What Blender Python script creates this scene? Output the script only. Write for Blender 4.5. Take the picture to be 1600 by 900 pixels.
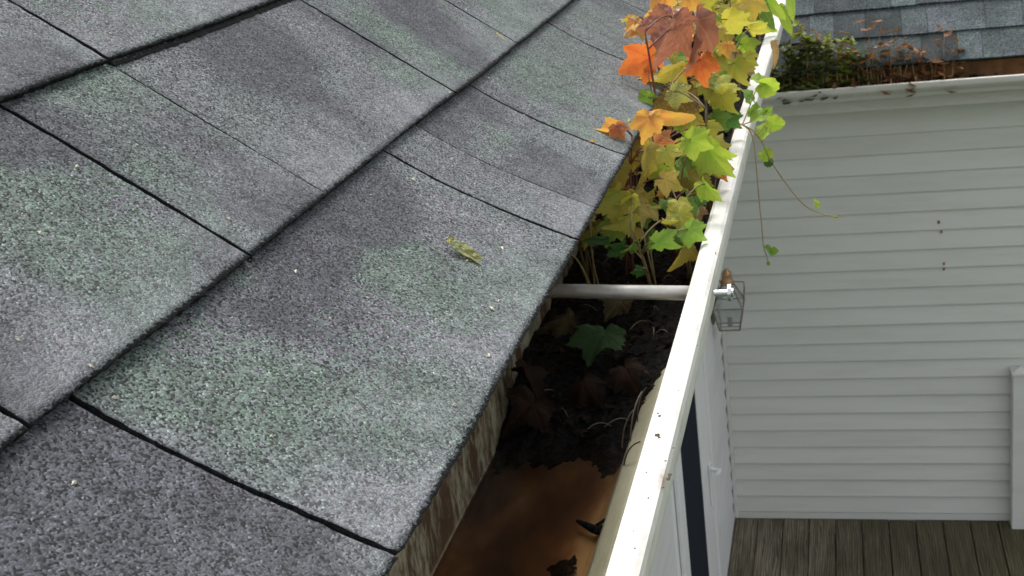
import bpy, math, random
import numpy as np
from mathutils import Vector, Matrix, noise as mnoise

for o in list(bpy.data.objects):
    bpy.data.objects.remove(o)
scene = bpy.context.scene
COL = scene.collection
rnd = random.Random(7)
R = math.radians

# ------------------------------------------------------------------ camera
F = 2003.77                                   # focal length in photo pixels (1600 wide)
CAM = Vector((.1844, 0, .2731))
CM = Matrix(((.96681015, .03519905, .2530596), (.22555648, .34764819, -.91009066), (-.12001004, .93696412, .32817043)))
cam_d = bpy.data.cameras.new('camera')
cam = bpy.data.objects.new('camera', cam_d)
COL.objects.link(cam)
cam_d.sensor_width = 36
cam_d.lens = F / 1600 * 36
cam_d.clip_start = .02
cam_d.clip_end = 2000
cam_d.dof.use_dof = True
cam_d.dof.focus_distance = .72
cam_d.dof.aperture_fstop = 50
cam.matrix_world = Matrix.Translation(CAM) @ CM.to_4x4()
scene.camera = cam

# ------------------------------------------------------------------ sky, sun, exposure
SUN_EL, SUN_AZ = R(64), R(320)                # azimuth clockwise from +Y: light from over the near roof, ahead of the camera
w = bpy.data.worlds.new('World')
scene.world = w
w.use_nodes = True
wn, wl = w.node_tree.nodes, w.node_tree.links
bg = wn['Background']
sky = wn.new('ShaderNodeTexSky')
sky.sky_type = 'NISHITA'
sky.sun_disc = False
sky.sun_elevation = SUN_EL
sky.sun_rotation = SUN_AZ
sky.air_density = 1.5
sky.dust_density = 5
hs = wn.new('ShaderNodeHueSaturation')
hs.inputs['Saturation'].default_value = .22
wl.new(sky.outputs[0], hs.inputs['Color'])
wl.new(hs.outputs[0], bg.inputs['Color'])
bg.inputs['Strength'].default_value = .15
sl = bpy.data.lights.new('sun', 'SUN')
sl.energy = 1.1
sl.angle = R(28)
sl.color = (1, .97, .92)
sun = bpy.data.objects.new('sun', sl)
COL.objects.link(sun)
sd = Vector((math.sin(SUN_AZ) * math.cos(SUN_EL), math.cos(SUN_AZ) * math.cos(SUN_EL), math.sin(SUN_EL)))
sun.rotation_euler = sd.to_track_quat('Z', 'Y').to_euler()
sun.location = sd * 20
scene.view_settings.view_transform = 'Standard'
scene.view_settings.look = 'None'
scene.view_settings.gamma = 1
scene.view_settings.use_curve_mapping = False
scene.view_settings.exposure = .85

# ------------------------------------------------------------------ helpers
def ray(px, py):
    return CM @ Vector(((px - 800) / F, -(py - 450) / F, -1))
def at_y(px, py, Y):
    d = ray(px, py)
    return CAM + d * ((Y - CAM.y) / d.y)
def at_z(px, py, Z):
    d = ray(px, py)
    return CAM + d * ((Z - CAM.z) / d.z)
def link(name, me, parent=None, mats=()):
    o = bpy.data.objects.new(name, me)
    COL.objects.link(o)
    if parent:
        o.parent = parent
    if me is not None:
        for m in mats:
            if m.name not in me.materials:
                me.materials.append(m)
    return o
def mesh(name, v, f, mi=None, smooth=False):
    me = bpy.data.meshes.new(name)
    me.from_pydata([tuple(p) for p in v], [], f)
    if mi is not None:
        me.polygons.foreach_set('material_index', mi)
    if smooth:
        me.polygons.foreach_set('use_smooth', [True] * len(me.polygons))
    me.update()
    return me
def empty(name, loc, label=None, cat=None, group=None, kind=None):
    o = link(name, None)
    o.location = loc
    o.empty_display_size = .05
    tag(o, label, cat, group, kind)
    return o
def tag(o, label=None, cat=None, group=None, kind=None):
    for k, v in (('label', label), ('category', cat), ('group', group), ('kind', kind)):
        if v:
            o[k] = v
    return o
class MB:
    def __init__(s):
        s.v, s.f, s.m = [], [], []
    def add(s, v, f, m=0):
        b = len(s.v)
        s.v += [tuple(p) for p in v]
        s.f += [tuple(i + b for i in q) for q in f]
        s.m += [m] * len(f)
    def box(s, a, b, m=0, bev=0.0):
        x0, y0, z0 = a
        x1, y1, z1 = b
        if not bev:
            s.add([(x0, y0, z0), (x1, y0, z0), (x1, y1, z0), (x0, y1, z0), (x0, y0, z1), (x1, y0, z1), (x1, y1, z1), (x0, y1, z1)],
                  [(0, 3, 2, 1), (4, 5, 6, 7), (0, 1, 5, 4), (1, 2, 6, 5), (2, 3, 7, 6), (3, 0, 4, 7)], m)
        else:
            e = bev
            r = []
            for z, d in ((z0, e), (z0 + e, 0), (z1 - e, 0), (z1, e)):
                r.append([(x0 + e + d * 0, y0 + d, z), (x1 - e, y0 + d, z), (x1 - d, y0 + e, z), (x1 - d, y1 - e, z),
                          (x1 - e, y1 - d, z), (x0 + e, y1 - d, z), (x0 + d, y1 - e, z), (x0 + d, y0 + e, z)])
            v = [p for q in r for p in q]
            f = [tuple(range(7, -1, -1)), tuple(range(24, 32))]
            for k in range(3):
                for i in range(8):
                    j = (i + 1) % 8
                    f.append((k * 8 + i, k * 8 + j, k * 8 + 8 + j, k * 8 + 8 + i))
            s.add(v, f, m)
    def tube(s, pts, rad, n=6, m=0):
        pts = [Vector(p) for p in pts]
        if not hasattr(rad, '__len__'):
            rad = [rad] * len(pts)
        v, f = [], []
        t0 = (pts[1] - pts[0]).normalized()
        ax = t0.orthogonal().normalized()
        for i, p in enumerate(pts):
            t = (pts[min(i + 1, len(pts) - 1)] - pts[max(i - 1, 0)]).normalized()
            ax = (ax - t * ax.dot(t)).normalized()
            bx = t.cross(ax)
            for k in range(n):
                a = 2 * math.pi * k / n
                v.append(p + (ax * math.cos(a) + bx * math.sin(a)) * rad[i])
        for i in range(len(pts) - 1):
            for k in range(n):
                j = (k + 1) % n
                f.append((i * n + k, i * n + j, i * n + n + j, i * n + n + k))
        f.append(tuple(range(n - 1, -1, -1)))
        f.append(tuple(range((len(pts) - 1) * n, len(pts) * n)))
        s.add(v, f, m)
    def build(s, name, mats, parent=None, smooth=False):
        if not isinstance(mats, (list, tuple)):
            mats = [mats]
        me = mesh(name, s.v, s.f, s.m, smooth)
        return link(name, me, parent, mats)
def bez(a, b, c, n=6):
    a, b, c = Vector(a), Vector(b), Vector(c)
    return [a * (1 - t) ** 2 + b * 2 * t * (1 - t) + c * t * t for t in [i / n for i in range(n + 1)]]
def nz(x, y, z=0.0):
    return mnoise.noise(Vector((x, y, z)))

# ------------------------------------------------------------------ materials
class NT:
    def __init__(s, name):
        s.mat = bpy.data.materials.new(name)
        s.mat.use_nodes = True
        s.t = s.mat.node_tree
        s.p = s.t.nodes['Principled BSDF']
        s.out = s.t.nodes['Material Output']
    def n(s, typ, inputs=None, **kw):
        nd = s.t.nodes.new('ShaderNode' + typ)
        for k, v in kw.items():
            setattr(nd, k, v)
        for k, v in (inputs or {}).items():
            s.set(nd.inputs[k], v)
        return nd
    def set(s, sock, v):
        if isinstance(v, bpy.types.NodeSocket):
            s.t.links.new(v, sock)
        elif isinstance(v, bpy.types.Node):
            s.t.links.new(v.outputs[0], sock)
        else:
            if sock.type == 'RGBA' and len(v) == 3:
                v = (*v, 1)
            sock.default_value = v
    def math(s, op, a, b=0.0, c=0.0):
        nd = s.n('Math', operation=op)
        s.set(nd.inputs[0], a)
        s.set(nd.inputs[1], b)
        if op in ('MULTIPLY_ADD', 'SMOOTH_MIN'):
            s.set(nd.inputs[2], c)
        return nd.outputs[0]
    def mix(s, fac, a, b, blend='MIX'):
        nd = s.n('Mix', data_type='RGBA', blend_type=blend)
        s.set(nd.inputs[0], fac)
        s.set(nd.inputs[6], a)
        s.set(nd.inputs[7], b)
        return nd.outputs[2]
    def ramp(s, fac, stops, interp='LINEAR'):
        nd = s.n('ValToRGB')
        s.set(nd.inputs[0], fac)
        cr = nd.color_ramp
        cr.interpolation = interp
        while len(cr.elements) < len(stops):
            cr.elements.new(.5)
        for e, (p, c) in zip(cr.elements, stops):
            e.position = p
            e.color = (c, c, c, 1) if not hasattr(c, '__len__') else (*c, 1)
        return nd.outputs[0]
    def noise(s, vec, scale, detail=3, rough=.55, dim='3D'):
        nd = s.n('TexNoise', {'Scale': scale, 'Detail': detail, 'Roughness': rough}, noise_dimensions=dim)
        if vec is not None:
            s.set(nd.inputs['Vector'], vec)
        return nd.outputs[0]
    def obj(s):
        return s.n('TexCoord').outputs['Object']
    def maprange(s, v, a, b, c=0.0, d=1.0):
        nd = s.n('MapRange')
        for i, x in enumerate((v, a, b, c, d)):
            s.set(nd.inputs[i], x)
        return nd.outputs[0]
    def scaled(s, vec, sc):
        return s.n('Mapping', {'Vector': vec, 'Scale': sc}).outputs[0]
    def bump(s, h, strength, dist):
        return s.n('Bump', {'Height': h, 'Strength': strength, 'Distance': dist}).outputs[0]
    def fin(s, col=None, rough=None, normal=None, metallic=None, spec=None):
        for k, v in (('Base Color', col), ('Roughness', rough), ('Normal', normal), ('Metallic', metallic), ('Specular IOR Level', spec)):
            if v is not None:
                s.set(s.p.inputs[k], v)
        return s.mat

def mat_granules(name, edge=False, cell=930., far=False):
    t = NT(name)
    uv = t.n('UVMap', uv_map='metre').outputs[0]
    tabuv = t.n('UVMap', uv_map='tab').outputs[0]
    sep = t.n('SeparateXYZ', {0: tabuv})
    along, tt = sep.outputs[0], sep.outputs[1]
    rndo = t.n('ObjectInfo').outputs['Random']
    # distort so cells look like crushed stone
    vo = t.n('TexVoronoi', {'Vector': uv, 'Scale': cell, 'Randomness': 1.0}, voronoi_dimensions='2D')
    vcol = t.n('SeparateColor', {0: vo.outputs['Color']})
    vo2 = t.n('TexVoronoi', {'Vector': uv, 'Scale': cell * .43, 'Randomness': 1.0}, voronoi_dimensions='2D')
    v2 = t.n('SeparateColor', {0: vo2.outputs['Color']})
    # patches of blended granule colours; each tab was pressed from its own blend (tone: dark, green)
    tone = t.n('SeparateXYZ', {0: t.n('UVMap', uv_map='tone').outputs[0]})
    shift = t.n('CombineXYZ', {0: t.math('MULTIPLY', rndo, 37.), 1: t.math('MULTIPLY', rndo, 11.), 2: 0.0}).outputs[0]
    uvs = t.n('VectorMath', {0: uv, 1: shift}, operation='ADD').outputs[0]
    k = 1.0 if not far else .25
    pn = t.noise(t.scaled(uvs, (10 * k, 6 * k, 1)), 1.0, 3, .5)
    gn = t.noise(t.scaled(uvs, (8 * k, 6 * k, 3)), 1.0, 3, .5)
    gn2 = t.noise(t.scaled(uvs, (11 * k, 9 * k, 8)), 1.0, 2, .5)
    wob = t.math('MULTIPLY', t.math('SUBTRACT', vcol.outputs[2], .5), .07)      # granules stray across the patch edges
    dark = t.maprange(t.math('ADD', t.math('ADD', pn, wob), t.math('MULTIPLY', t.math('SUBTRACT', tone.outputs[0], .5), .34)), .47, .58)
    green = t.maprange(t.math('ADD', gn, t.math('MULTIPLY', t.math('SUBTRACT', tone.outputs[1], .5), .3)), .45, .60)
    purple = t.maprange(gn2, .46, .6)
    grey = t.ramp(vcol.outputs[0], [(0, .008), (.17, .034), (.32, .088), (.60, .140), (.85, .185), (.97, .23), (1, .36)])
    base = t.mix(1, grey, (.88, .98, .99), 'MULTIPLY')
    base = t.mix(t.math('MULTIPLY', green, t.maprange(v2.outputs[1], .05, .4)), base, t.mix(1, grey, (.70, .95, .80), 'MULTIPLY'))
    base = t.mix(t.math('MULTIPLY', purple, t.maprange(v2.outputs[2], .3, .6)), base, t.mix(1, grey, (.92, .89, 1.04), 'MULTIPLY'))
    base = t.mix(t.math('MULTIPLY', dark, .8), base, t.mix(1, grey, (.40, .39, .49) if not far else (.5, .53, .56), 'MULTIPLY'))
    # worn paler band along the exposed butt edge, patchy
    wearn = t.noise(t.scaled(uvs, (14, 14, 1)), 1.0, 3, .6)
    wear = t.math('MULTIPLY', t.maprange(tt, .5, 0.0), t.maprange(wearn, .36, .60))
    base = t.mix(t.math('MULTIPLY', wear, .7), base, t.mix(.4, base, (.32, .33, .35)))
    if far:
        rr = t.maprange(rndo, 0, 1, .62, 1.25)
        base = t.mix(1, base, t.n('CombineColor', {0: t.math('MULTIPLY', rr, .9), 1: rr, 2: t.math('MULTIPLY', rr, 1.03)}).outputs[0], 'MULTIPLY')
    blotch = t.noise(t.scaled(uv, (40, 40, 1) if not far else (8, 8, 1)), 1.0, 4, .65)
    bl = t.maprange(blotch, .3, .7, .72, 1.18)
    base = t.mix(1, base, t.n('CombineColor', {0: bl, 1: bl, 2: bl}).outputs[0], 'MULTIPLY')
    # asphalt showing between the stones; butt line blackened: bare asphalt with shade painted in
    vd = t.n('TexVoronoi', {'Vector': uv, 'Scale': cell}, voronoi_dimensions='2D', feature='DISTANCE_TO_EDGE')
    gap = t.maprange(vd.outputs['Distance'], .10, .0)
    base = t.mix(t.math('MULTIPLY', gap, .55), base, (.012, .012, .013))
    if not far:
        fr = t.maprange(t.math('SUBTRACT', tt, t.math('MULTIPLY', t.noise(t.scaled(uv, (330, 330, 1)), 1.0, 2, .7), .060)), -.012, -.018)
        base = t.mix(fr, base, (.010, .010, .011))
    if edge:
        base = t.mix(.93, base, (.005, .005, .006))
    h = t.math('ADD', t.math('MULTIPLY', vo.outputs['Distance'], -1.0), t.math('MULTIPLY', vcol.outputs[1], .5))
    nrm = t.bump(h, .5 if not far else .4, .0007)
    return t.fin(base, .85, nrm, spec=.3)

def mat_simple(name, col, rough=.6, metallic=0, var=.12, scale=8, bumpd=0.0, spec=.5, tintvar=None):
    t = NT(name)
    o = t.obj()
    n = t.noise(o, scale, 4, .6)
    c = t.mix(t.maprange(n, .3, .7), tuple(x * (1 - var) for x in col), tuple(min(1, x * (1 + var)) for x in col))
    nm = t.bump(t.noise(o, scale * 6, 3), .5, bumpd) if bumpd else None
    return t.fin(c, rough, nm, metallic, spec)

M = {}
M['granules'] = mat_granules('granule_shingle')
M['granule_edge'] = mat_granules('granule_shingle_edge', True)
M['granules_far'] = mat_granules('granule_shingle_far', False, 300., True)
M['underlay'] = mat_simple('asphalt_underlay', (.012, .012, .013), .9)

def mat_paint(name, col, dirt=(.16, .13, .08), amt=.35, scale=14, rough=.45, streak=(1, 1, 1)):
    t = NT(name)
    o = t.obj()
    n = t.noise(t.scaled(o, streak), scale, 6, .65)
    n2 = t.noise(o, scale * 9, 3, .6)
    f = t.math('MULTIPLY', t.maprange(n, .5, .78), amt)
    c = t.mix(f, col, dirt)
    c = t.mix(t.math('MULTIPLY', t.maprange(n2, .62, .8), amt * .5), c, dirt)
    return t.fin(c, t.maprange(n, .3, .7, rough - .08, rough + .12), t.bump(n2, .15, .0006))
def mat_lip():
    m = mat_paint('gutter_white_enamel', (.67, .66, .62), (.24, .19, .12), .6, 26, .5, (1, .35, 1))
    t = NT.__new__(NT)
    t.mat, t.t = m, m.node_tree
    t.p, t.out = m.node_tree.nodes['Principled BSDF'], m.node_tree.nodes['Material Output']
    bc = t.p.inputs['Base Color'].links[0].from_socket
    o = t.obj()
    c = at_z(1046, 745, -.0545)
    d = t.n('VectorMath', {0: t.scaled(o, (1, .45, 1)), 1: (c.x, c.y * .45, c.z)}, operation='DISTANCE').outputs['Value']
    dn = t.math('ADD', d, t.math('MULTIPLY', t.noise(o, 320, 4, .6), .006))
    t.set(t.p.inputs['Base Color'], t.mix(t.maprange(dn, .010, .004), bc, (.30, .15, .05)))
    return m
M['lip'] = mat_lip()


def mat_trough():
    t = NT('gutter_inside_stained')
    o = t.obj()
    sp = t.n('SeparateXYZ', {0: o})
    x, y, z = sp.outputs
    cream = (.40, .38, .27)
    n = t.noise(t.scaled(o, (26, 9, 26)), 1.0, 6, .7)
    n2 = t.noise(t.scaled(o, (60, 46, 17)), 1.0, 7, .75)
    c = t.mix(t.maprange(n, .35, .7), cream, (.22, .21, .13))
    c = t.mix(t.math('MULTIPLY', t.maprange(n2, .43, .55), t.maprange(x, -.045, -.054)), c, (.075, .040, .018))
    # tannin staining over the trough bottom, paler towards the front wall: sunlight painted in
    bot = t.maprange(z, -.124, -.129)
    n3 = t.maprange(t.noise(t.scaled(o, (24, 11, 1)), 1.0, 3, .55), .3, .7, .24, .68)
    stain_lit = t.ramp(t.math('ADD', n3, t.math('MULTIPLY', t.maprange(x, .004, .036), -.34)), [(.16, (.55, .45, .29)), (.32, (.33, .20, .095)), (.46, (.15, .078, .040)), (.66, (.055, .030, .020))])
    stain_lit = t.mix(t.math('MULTIPLY', t.maprange(t.math('ADD', y, t.math('MULTIPLY', n, .14)), .70, .86), .9), stain_lit, (.02, .012, .009))
    c = t.mix(bot, c, stain_lit)
    return t.fin(c, t.maprange(n, .3, .7, .35, .6), t.bump(n2, .25, .0007))
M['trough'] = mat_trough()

def mat_water():
    t = NT('tannin_water')
    tr = t.n('BsdfTransparent', {0: (.76, .62, .46)})
    gl = t.n('BsdfGlossy', {'Color': (.8, .8, .8), 'Roughness': .22})
    o = t.obj()
    nm = t.bump(t.noise(o, 40, 2), .1, .001)
    fr = t.n('Fresnel', {'IOR': 1.33, 'Normal': nm})
    mx = t.n('MixShader', {0: fr.outputs[0], 1: tr.outputs[0], 2: gl.outputs[0]})
    t.set(t.out.inputs[0], mx.outputs[0])
    return t.mat
M['water'] = mat_water()

def mat_soil():
    t = NT('wet_black_compost')
    o = t.obj()
    n = t.noise(o, 90, 6, .7)
    n2 = t.noise(o, 260, 3, .6)
    c = t.ramp(n, [(.3, (.002, .002, .002)), (.55, (.005, .004, .0035)), (.72, (.030, .017, .008))])
    return t.fin(c, t.maprange(n2, .35, .65, .3, .9), t.bump(t.math('ADD', n, t.math('MULTIPLY', n2, .4)), 1.0, .006), spec=.1)
M['soil'] = mat_soil()
M['litter'] = mat_simple('rotting_leaf_litter', (.012, .007, .004), .8, 0, .8, 60, .002, .08)
M['root'] = mat_simple('pale_root', (.085, .06, .04), .6, 0, .4, 60)
M['metal_spike'] = mat_simple('weathered_aluminium', (.50, .48, .44), .42, .55, .2, 40, .0004)
M['steel'] = mat_simple('bright_zinc', (.62, .64, .66), .22, 1, .1, 40)

def mat_siding(name, col):
    t = NT(name)
    o = t.obj()
    rv = t.n('ObjectInfo').outputs['Random']
    n = t.noise(t.scaled(o, (1.2, 1.2, 9)), 2.0, 5, .6)
    n2 = t.noise(t.scaled(o, (1, 1, 60)), 6.0, 2, .5)
    c = t.mix(t.math('MULTIPLY', t.maprange(n, .45, .75), .35), col, (.48, .49, .43))
    tone = t.maprange(rv, 0, 1, .96, 1.03)
    c = t.mix(1, c, t.n('CombineColor', {0: tone, 1: tone, 2: tone}).outputs[0], 'MULTIPLY')
    return t.fin(c, .5, t.bump(n2, .12, .001), spec=.35)
M['siding'] = mat_siding('vinyl_siding', (.68, .69, .655))
M['siding_side'] = mat_siding('vinyl_siding_pale', (.72, .72, .73))
M['trim'] = mat_paint('white_trim', (.78, .79, .80), (.35, .34, .30), .2, 6, .4)
M['far_gutter'] = mat_paint('far_gutter_enamel', (.62, .61, .56), (.25, .22, .15), .35, 5, .5, (1, 1, 4))
M['far_inside'] = mat_simple('rust_stained_gutter_back', (.22, .105, .04), .8, 0, .5, 12)
M['fascia'] = mat_paint('fascia_paint', (.45, .43, .36), (.12, .09, .05), .5, 9, .6)
M['glass_door'] = mat_simple('dark_door_screen', (.020, .024, .034), .9, 0, .05, 3, 0, .05)
M['glass_green'] = mat_simple('pale_green_door_glass', (.42, .50, .47), .12, 0, .06, 3)

def mat_deck():
    t = NT('weathered_deck_wood')
    o = t.obj()
    rv = t.n('ObjectInfo').outputs['Random']
    off = t.n('CombineXYZ', {0: t.math('MULTIPLY', rv, 41.), 1: t.math('MULTIPLY', rv, 17.), 2: 0.}).outputs[0]
    p = t.n('VectorMath', {0: o, 1: off}, operation='ADD').outputs[0]
    g = t.noise(t.scaled(p, (26, 1.6, 1)), 1.5, 5, .6)
    wv = t.n('TexWave', {'Vector': t.scaled(p, (1, .10, 1)), 'Scale': 26., 'Distortion': 9., 'Detail': 2., 'Detail Scale': 1.2}, wave_type='BANDS', bands_direction='X')
    grain = t.math('ADD', t.math('MULTIPLY', g, .7), t.math('MULTIPLY', wv.outputs['Fac'], .3))
    wear = t.noise(t.scaled(p, (3, 1.1, 1)), 1.4, 4, .6)
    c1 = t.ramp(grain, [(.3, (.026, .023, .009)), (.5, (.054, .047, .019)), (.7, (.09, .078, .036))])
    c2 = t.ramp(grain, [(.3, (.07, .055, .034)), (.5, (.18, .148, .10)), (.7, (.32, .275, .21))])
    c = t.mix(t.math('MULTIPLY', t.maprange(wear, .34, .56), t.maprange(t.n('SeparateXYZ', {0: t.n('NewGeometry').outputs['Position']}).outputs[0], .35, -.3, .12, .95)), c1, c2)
    return t.fin(c, .75, t.bump(grain, .5, .003))
M['deck'] = mat_deck()
M['bronze'] = mat_simple('pale_bronze', (.26, .235, .20), .45, .5, .25, 30)
M['copper'] = mat_simple('worn_copper_cap', (.46, .27, .15), .4, .6, .3, 40)
def mat_glass():
    t = NT('lantern_glass')
    tr = t.n('BsdfTransparent', {0: (.90, .93, .93)})
    gl = t.n('BsdfGlossy', {'Roughness': .08})
    df = t.n('BsdfDiffuse', {0: (.6, .62, .62)})
    m1 = t.n('MixShader', {0: .30, 1: tr.outputs[0], 2: df.outputs[0]})
    mx = t.n('MixShader', {0: t.math('MULTIPLY', t.n('Fresnel', {'IOR': 1.45}).outputs[0], .9), 1: m1.outputs[0], 2: gl.outputs[0]})
    t.set(t.out.inputs[0], mx.outputs[0])
    return t.mat
M['lantern_glass'] = mat_glass()

def mat_leaf(name, a, b, vein, wet=0.0, trans=.38, rough=.5, spec=.4):
    t = NT(name)
    o = t.obj()
    rv = t.n('ObjectInfo').outputs['Random']
    off = t.n('CombineXYZ', {0: t.math('MULTIPLY', rv, 9.), 1: t.math('MULTIPLY', rv, 5.), 2: 0.}).outputs[0]
    p = t.n('VectorMath', {0: o, 1: off}, operation='ADD').outputs[0]
    n = t.noise(p, 3.2, 4, .6)
    ed = t.n('Attribute', attribute_name='edge').outputs['Fac']
    ve = t.n('Attribute', attribute_name='vein').outputs['Fac']
    f = t.maprange(t.math('ADD', n, t.math('MULTIPLY', t.math('SUBTRACT', ed, .5), .30)), .36, .62)
    c = t.mix(f, a, b)
    spots = t.maprange(t.noise(p, 13, 4, .6), .60, .70)
    c = t.mix(t.math('MULTIPLY', spots, .55), c, tuple(x * .35 for x in b))
    c = t.mix(t.math('MULTIPLY', t.math('POWER', ve, 1.4), .75), c, vein)
    tv = t.maprange(rv, 0, 1, .8, 1.12)
    c = t.mix(1, c, t.n('CombineColor', {0: tv, 1: tv, 2: tv}).outputs[0], 'MULTIPLY')
    wr = t.noise(p, 9, 4, .65) if not wet else t.math('MULTIPLY', t.n('TexVoronoi', {'Vector': t.scaled(p, (1, .6, 1)), 'Scale': 15., 'Randomness': 1.}, feature='SMOOTH_F1').outputs['Distance'], 1.4)
    h = t.math('ADD', t.math('MULTIPLY', wr, .8), t.math('MULTIPLY', ve, -.5))
    nm = t.bump(h, .6 if not wet else 1.0, .002 if not wet else .003)
    t.fin(c, rough if not wet else .22, nm, spec=spec if not wet else .7)
    trn = t.n('BsdfTranslucent', {0: t.mix(1, c, (1.15, 1.1, .7), 'MULTIPLY')})
    mx = t.n('MixShader', {0: trans, 1: t.p.outputs[0], 2: trn.outputs[0]})
    t.set(t.out.inputs[0], mx.outputs[0])
    return t.mat
LEAF = {
    'red': ((.62, .13, .05), (.66, .20, .06), (.52, .09, .05)),
    'pink': ((.46, .20, .16), (.38, .15, .12), (.55, .30, .22), 1),
    'maroon': ((.30, .10, .075), (.36, .15, .11), (.50, .27, .2)),
    'orange': ((.74, .30, .09), (.66, .38, .10), (.60, .42, .14)),
    'salmon': ((.70, .24, .13), (.68, .32, .18), (.62, .26, .16), 1),
    'amber': ((.66, .42, .09), (.56, .44, .09), (.5, .46, .14)),
    'yellow': ((.58, .50, .10), (.50, .49, .09), (.44, .50, .14)),
    'olive': ((.38, .33, .08), (.44, .33, .07), (.46, .44, .16)),
    'brown': ((.20, .115, .035), (.15, .10, .03), (.26, .18, .06), 1),
    'ygreen': ((.42, .46, .08), (.50, .44, .09), (.40, .50, .14)),
    'lime': ((.30, .48, .06), (.38, .50, .08), (.44, .58, .16)),
    'green': ((.16, .32, .06), (.22, .36, .07), (.32, .46, .14)),
    'dgreen': ((.045, .12, .035), (.06, .15, .04), (.1, .2, .06)),
    'pale': ((.34, .38, .17), (.42, .42, .14), (.42, .46, .22), 1),
    'tan': ((.40, .27, .15), (.34, .22, .11), (.44, .32, .2)),
    'dead': ((.028, .014, .008), (.013, .008, .005), (.034, .018, .011)),
    'sodden': ((.022, .045, .016), (.03, .055, .02), (.05, .085, .035)),
    'deadpale': ((.055, .042, .020), (.032, .025, .012), (.07, .055, .03)),
}
LM = {k: mat_leaf('leaf_' + k, *v[:3], wet=(v[3] if len(v) > 3 else 0), trans=.1 if k in ('dead', 'deadpale', 'sodden') else .45, rough=.8 if k in ('dead', 'deadpale', 'sodden') else .5, spec=.08 if k in ('dead', 'deadpale', 'sodden') else .4) for k, v in LEAF.items()}
M['stem_red'] = mat_simple('reddish_stem', (.17, .055, .035), .5, 0, .3, 60)
M['stem_green'] = mat_simple('green_stem', (.17, .12, .05), .5, 0, .3, 60)
M['stem_tan'] = mat_simple('tan_stem', (.34, .24, .11), .55, 0, .25, 60)

# ------------------------------------------------------------------ near house: roof of single shingle tabs
P = .641                                       # roof pitch
U = Vector((-math.cos(P), 0, math.sin(P)))     # up the slope
N = Vector((math.sin(P), 0, math.cos(P)))
E_, TH = .143, .0036
EDGE = [0.0, .1415, .291]
for k in range(3, 26):
    EDGE.append(.291 + (k - 2) * E_)
def sm(a, b, x):
    t = min(1, max(0, (x - a) / (b - a)))
    return t * t * (3 - 2 * t)
def eave_lift(s, y):
    t = max(0, 1 - s / .128)
    return .0165 * t ** (1.35 + .35 * sm(.45, .75, y))
def roof_pt(s, y, h, k):
    if k == 0:
        h = h - TH * .25 + eave_lift(s, y)
    return Vector((0, y, 0)) + U * s + N * h
house = empty('shingled_house', (-.5, 3, -3.5), 'white-sided house with weathered grey-green asphalt shingle roof above the gutter', 'house')
HO = Vector(house.location)
def child(o):
    """keep world coordinates for a child built in world space"""
    if o.parent.parent is None:
        o.matrix_parent_inverse = Matrix.Translation(-HO)
    return o
rb = MB()
def slab(mb, s0, s1, y0, y1, h0, h1, m=0):
    c = [Vector((0, y, 0)) + U * s + N * h for h in (h0, h1) for s, y in ((s0, y0), (s1, y0), (s1, y1), (s0, y1))]
    mb.add(c, [(0, 1, 2, 3), (7, 6, 5, 4), (0, 4, 5, 1), (1, 5, 6, 2), (2, 6, 7, 3), (3, 7, 4, 0)], m)
slab(rb, .062, 3.7, -.7, 6.25, -.02, -.0045)
roof = child(rb.build('roof', M['underlay'], house))

def uvset(me, name, vals):
    l = me.uv_layers.new(name=name)
    a = np.array(vals, dtype=np.float32)
    li = np.empty(len(me.loops), dtype=np.int32)
    me.loops.foreach_get('vertex_index', li)
    l.data.foreach_set('uv', a[li].ravel())

# stains and colour blends the tabs show: where seen, radius up the slope and along it, darker, greener, course
BLOBS = []
for (px, py, r1, r2, dd, dg, bk) in [(560, 340, .035, .07, 1.0, -.4, 0), (480, 410, .03, .04, .7, -.3, 0), (300, 560, .05, .05, -.2, .3, 0), (600, 600, .06, .12, -.4, .25, 0), (683, 190, .025, .05, .7, -.2, 0), (764, 205, .04, .05, -.3, .6, 0),
                                     (830, 120, .03, .06, .5, .1, 0), (900, 190, .04, .1, -.3, .3, 0), (415, 70, .03, .05, .9, -.3, 1), (30, 215, .03, .05, .8, -.3, 1), (250, 385, .05, .05, -.3, .8, 1), (90, 330, .05, .05, .0, .6, 1),
                                     (60, 520, .04, .05, .2, -.3, 1), (330, 200, .06, .1, -.1, .1, 1), (480, 250, .03, .05, -.5, .0, 1), (640, 160, .02, .06, -.6, -.2, 1), (600, 75, .04, .06, -.1, .8, 1), (665, 95, .03, .05, -.1, .5, 1),
                                     (650, 20, .04, .06, .7, -.4, 1), (715, 75, .03, .04, .6, -.4, 1), (780, 30, .04, .1, -.3, .4, 1), (200, 30, .05, .1, -.3, .5, 2), (400, 10, .03, .06, .3, -.4, 2), (60, 100, .05, .05, .4, -.2, 2), (20, 800, .1, .05, .3, -.2, 0)]:
    d_ = ray(px, py)
    c_ = CAM + d_ * ((.006 - CAM.dot(N)) / d_.dot(N))
    BLOBS.append((c_.dot(U), c_.y, r1, r2, dd, dg, bk))
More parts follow.
